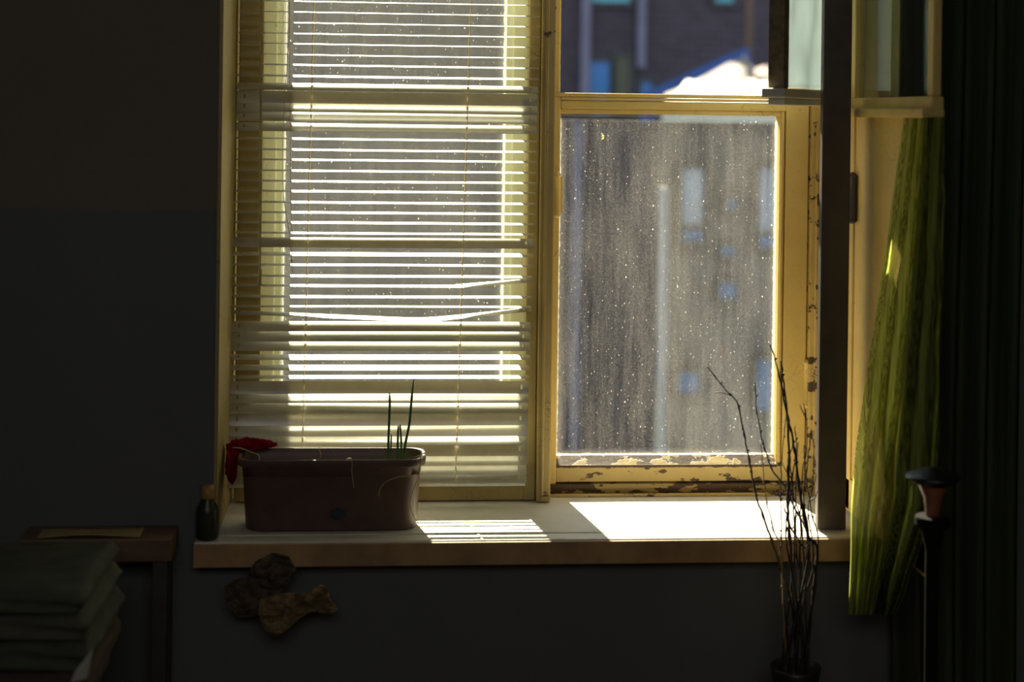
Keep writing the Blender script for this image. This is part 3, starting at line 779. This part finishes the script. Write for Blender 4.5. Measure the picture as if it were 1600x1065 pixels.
for k, (c, lab) in enumerate(cols):
    z1_ = PZ(edges[k+1], -.62, 60); x1_ = PX([146, 150, 143, 138][k], -.66, 1000)
    t_ = (z1_-zz0)
    bm = bmesh.new()
    nU, nV, nW = 26, 14, 7
    pts = {}
    def fp(u, v, w):
        x = sx0+.01+(x1_-sx0-.01)*u; y = -.75+.25*v; z = zz0+t_*w
        e = min(u, 1-u, v, 1-v)
        bulge = .012*math.sin(math.pi*w)
        x += bulge*(2*u-1)+.006*mnoise.noise(Vector((y*20, z*70, k*3)))*(u > .5)
        y += bulge*(2*v-1)
        n_ = mnoise.noise(Vector((x*12, y*12, k*5.3+w)))*.008
        z += n_*w*(1 if k == 3 else .25)
        if 0.001 < w < .999: y += .005*math.sin(w*9+x*20)
        return Vector((x, y, max(z, zz0)))
    t = bmesh.new(); bmesh.ops.create_cube(t, size=1); bmesh.ops.subdivide_edges(t, edges=t.edges[:], cuts=11, use_grid_fill=True)
    for v in t.verts: v.co = fp(v.co.x+.5, v.co.y+.5, v.co.z+.5)
    merge(bm, t)
    tag(link('folded_cloth', bm, simple('cloth_%d' % k, c, .9, .3, 25, .003, stretch=(1, 1, 4)), None, True), lab, 'cloth', 'folded cloths on the stool')
    zz0 = z1_+.001
bm = bmesh.new()
qa = P(126, 1046, -.78)
def tip(u, v): return Vector((qa.x-.012+.020*u+.006*v, -.785+.012*u, qa.z-.016+.040*v*(.4+.6*u)))
sheet(bm, 8, 8, tip); o = link('paper_tag', bm, simple('pale_grey_paper', (.45, .46, .38), .8, .1, 40), None, True); thicken(o, .001)
tag(o, 'pale scrap of paper poking out beside the cloth pile', 'paper')

# ------------------------------------------------------------ crumpled rag hanging over the sill edge
M['rag'] = simple('crumpled_brown_paper', (.26, .18, .08), .85, .45, 40, .003)
bm = bmesh.new()
def ragp(px, py):
    d = -.288-.030*mnoise.noise(Vector((px*.03, py*.03, 0)))-.016*mnoise.noise(Vector((px*.09, py*.1, 3)))
    return P(px, py, min(d, -.272))
def crumple(out, cxp, cyp, off):
    bm = bmesh.new(); rings = []; NR = 12
    for r_ in range(1, NR+1):
        ring = [(cxp+(x-cxp)*r_/NR, cyp+(y-cyp)*r_/NR) for x, y in out]; q = []
        for a, b_ in zip(ring, ring[1:]+ring[:1]):
            for s_ in range(4): q.append((a[0]+(b_[0]-a[0])*s_/4, a[1]+(b_[1]-a[1])*s_/4))
        rings.append([bm.verts.new(ragp(x, y)+Vector((0, off, 0))) for x, y in q])
    c_ = bm.verts.new(ragp(cxp, cyp)+Vector((0, off, 0))); n = len(rings[0])
    for k in range(n): bm.faces.new((c_, rings[0][k], rings[0][(k+1) % n]))
    for i in range(NR-1):
        for k in range(n): bm.faces.new((rings[i][k], rings[i][(k+1) % n], rings[i+1][(k+1) % n], rings[i+1][k]))
    return bm
bm.free()
o = link('crumpled_paper', crumple([(408, 934), (430, 928), (455, 924), (480, 926), (496, 920), (500, 912), (510, 914), (516, 935), (529, 950), (515, 956), (490, 952), (470, 962), (452, 978), (432, 993), (415, 980), (403, 955)], 455, 948, -.006), M['rag'])
thicken(o, .003); tag(o, 'crumpled brown paper hanging below the front edge of the windowsill', 'paper')
M['rag2'] = simple('dark_crumpled_cloth', (.12, .085, .05), .9, .5, 40, .003)
w_ = link('dark_fold', crumple([(385, 905), (398, 880), (425, 866), (450, 872), (462, 892), (450, 915), (430, 938), (400, 965), (370, 968), (352, 945), (350, 920), (368, 908)], 405, 918, .010), M['rag2'], o)
w_['label'] = 'darker crumpled upper fold'; thicken(w_, .003)

# ------------------------------------------------------------ outside
M['ground'] = simple('dark_yard', (.05, .05, .05), .9, .3, .6, 0)
bm = bmesh.new(); box(bm, -30, 40, 1.5, 60, -9, -6, 0); tag(link('ground', bm, M['ground']), kind='structure')
YF = 14.0
m, nt, b = mat('purple_brown_brick'); M['brick'] = m
br = nt.nodes.new('ShaderNodeTexBrick'); br.inputs['Scale'].default_value = 3.5
mpv = nt.nodes.new('ShaderNodeMapping'); g = nt.nodes.new('ShaderNodeNewGeometry'); mpv.inputs['Rotation'].default_value = (R(90), 0, 0)
nt.links.new(g.outputs['Position'], mpv.inputs[0]); nt.links.new(mpv.outputs[0], br.inputs['Vector'])
br.inputs['Color1'].default_value = (.075, .054, .060, 1); br.inputs['Color2'].default_value = (.052, .038, .043, 1); br.inputs['Mortar'].default_value = (.10, .08, .09, 1)
nt.links.new(br.outputs[0], b.inputs['Base Color']); b.inputs['Roughness'].default_value = .9
bld = empty('apartment_building', (3, YF, -6), 'dark brick building across the yard with pale drainpipes', 'building')
bm = bmesh.new(); box(bm, -12, 16, YF, YF+8, -6, 4.6, 0); link('wall', bm, M['brick'], bld)
M['pipe'] = simple('pale_violet_pipe', (.20, .18, .23), .6, .15, 3, 0)
M['blueglass'] = simple('blue_window_glass', (.06, .22, .50), .25, .2, 1, 0)
M['teal'] = simple('teal_window_glass', (.10, .42, .46), .25, .2, 1, 0)
M['greenish'] = simple('murky_window_glass', (.10, .10, .05), .4, .2, 1, 0)
M['brownp'] = simple('rusty_brown_pipe', (.15, .085, .045), .7, .2, 3, 0)
for px, w, mt, ya, yb in ((915, .055, 'pipe', -400, 150), (1002, .05, 'pipe', -400, 105), (905, .06, 'pipe', 190, 700)):
    x = PX(px, YF-.1, 100); bm = bmesh.new()
    tube(bm, [(x, YF-.1, PZ(yb, YF-.1, px)), (x, YF-.1, PZ(ya, YF-.1, px))], w, 10); link('drainpipe', bm, M[mt], bld)
def win(x0, x1, y0, y1, mt, Y=YF, par=bld):
    xa, xb = PX(x0, Y, y0), PX(x1, Y, y0); za, zb2 = PZ(y1, Y, x0), PZ(y0, Y, x0)
    bm = bmesh.new(); e = .05 if par is bld else .018
    box(bm, xa-e, xb+e, Y-.06, Y+.02, za-e, za, .005); box(bm, xa-e, xb+e, Y-.06, Y+.02, zb2, zb2+e, .005)
    box(bm, xa-e, xa, Y-.06, Y+.02, za, zb2, .005); box(bm, xb, xb+e, Y-.06, Y+.02, za, zb2, .005)
    f_ = link('window', bm, M['black'] if par is bld else M['annex'], par)
    bm = bmesh.new(); box(bm, xa, xb, Y-.03, Y+.01, za, zb2, 0); link('pane', bm, M[mt], f_)
for a in ((922, 952, 96, 178, 'blueglass'), (962, 984, 88, 170, 'greenish'), (1001, 1018, 128, 190, 'blueglass'), (925, 985, -60, 3, 'teal'), (1118, 1146, -60, 4, 'teal'),): win(*a)
# annex with a sunlit roof
YA = 6.0
ann = empty('low_annex', (3, YA, -6), 'low annex across the yard with a sunlit pale roof', 'building')
M['annex'] = simple('tan_render', (.20, .16, .12), .9, .2, 2, 0)
ax0, ax1 = PX(1030, YA, 300), PX(1520, YA, 300)
az = PZ(178, YA, 1100)
bm = bmesh.new()
ft = [(ax0, YA), (ax1, YA), (ax1+2, YA+3.2), (PX(1048, YA+3.2, 300), YA+3.2)]
v0 = [bm.verts.new((x, y, -6)) for x, y in ft]; v1 = [bm.verts.new((x, y, az)) for x, y in ft]
bm.faces.new(v0[::-1]); bm.faces.new(v1)
for k in range(4): bm.faces.new((v0[k], v0[(k+1) % 4], v1[(k+1) % 4], v1[k]))
link('wall', bm, M['annex'], ann)
M['snow'] = simple('bright_pale_roof', (.85, .78, .62), .8, .15, 4, .02)
M['blueroof'] = simple('blue_tarpaulin', (.03, .09, .28), .6, .3, 3, .01)
# front slope of the pale roof, with a lumpy surface
bm = bmesh.new()
def roof(u, v):
    pxx = 1030+520*u
    yt = YA+2.6
    zt_ = PZ(136, yt, 1150)
    z = az+(zt_-az)*v + .035*mnoise.noise(Vector((u*26, v*6, 0)))*v
    p0 = PX(pxx, YA, 178); p1 = PX(1075+470*u, yt, 140)
    return Vector((p0+(p1-p0)*v, YA-.1+(yt-YA+.1)*v, z))
sheet(bm, 60, 16, roof); o = link('roof', bm, M['snow'], ann); thicken(o, .08)
# heap / gable end lit cream behind the front slope
bm = bmesh.new()
prof = [(1040, 152), (1075, 138), (1110, 120), (1140, 103), (1163, 93), (1170, 103), (1178, 112), (1196, 107), (1212, 112), (1240, 120), (1300, 130)]
yh = YA+2.7
n = len(prof)
fr_ = [bm.verts.new(P(x, y, yh+.9)) for x, y in prof]; bt_ = [bm.verts.new(P(x+4, max(y+10, 150), yh)) for x, y in prof]
bk_ = [bm.verts.new(P(x, y+4, yh+2.2)) for x, y in prof]
for k in range(n-1):
    bm.faces.new((bt_[k], bt_[k+1], fr_[k+1], fr_[k])); bm.faces.new((fr_[k], fr_[k+1], bk_[k+1], bk_[k]))
M['lump'] = simple('weathered_pale_roof', (.17, .14, .105), .85, .5, 5, .03)
o = link('gable_roof', bm, M['lump'], ann); thicken(o, .05)
bm = bmesh.new()
tp = [(1000, 150), (1050, 128), (1110, 100), (1150, 82), (1168, 76)]
f1_ = [bm.verts.new(P(x, y, yh+2.4)) for x, y in tp]; f2_ = [bm.verts.new(P(x+10, y+42, yh+2.3)) for x, y in tp]
for k in range(len(tp)-1): bm.faces.new((f2_[k], f2_[k+1], f1_[k+1], f1_[k]))
o = link('roof_side', bm, M['blueroof'], ann); o['label'] = 'blue covered side of the roof'; thicken(o, .05)
M['palewin'] = simple('pale_curtained_window', (.36, .37, .38), .5, .2, 4, 0)
M['blueglass'] = simple('lighter_blue_glass', (.15, .21, .31), .25, .2, 1, 0)
for a in ((1064, 1098, 262, 352, 'palewin'), (1064, 1098, 356, 376, 'blueglass'), (1184, 1214, 262, 362, 'palewin'), (1184, 1214, 366, 386, 'blueglass'), (1133, 1150, 310, 326, 'blueglass'), (1124, 1148, 384, 398, 'blueglass'), (1122, 1150, 440, 466, 'blueglass'), (1058, 1092, 580, 612, 'blueglass'), (1180, 1205, 560, 640, 'blueglass')):
    win(*a, YA, ann)
bm = bmesh.new(); x = PX(1036, YA-.12, 400)
tube(bm, [(x, YA-.12, -6), (x, YA-.12, PZ(292, YA-.12, 1036))], .032, 10); link('drainpipe', bm, simple('pale_grey_pipe', (.34, .31, .27), .6, .1, 3, 0), ann)
bm = bmesh.new(); yp = YA+5.8; x = PX(1170, yp, 60)
tube(bm, [(x, yp, -6), (x, yp, 5)], .032, 10); tag(link('pole', bm, M['brownp'], None), 'rusty brown pole rising behind the pale roof', 'pole')
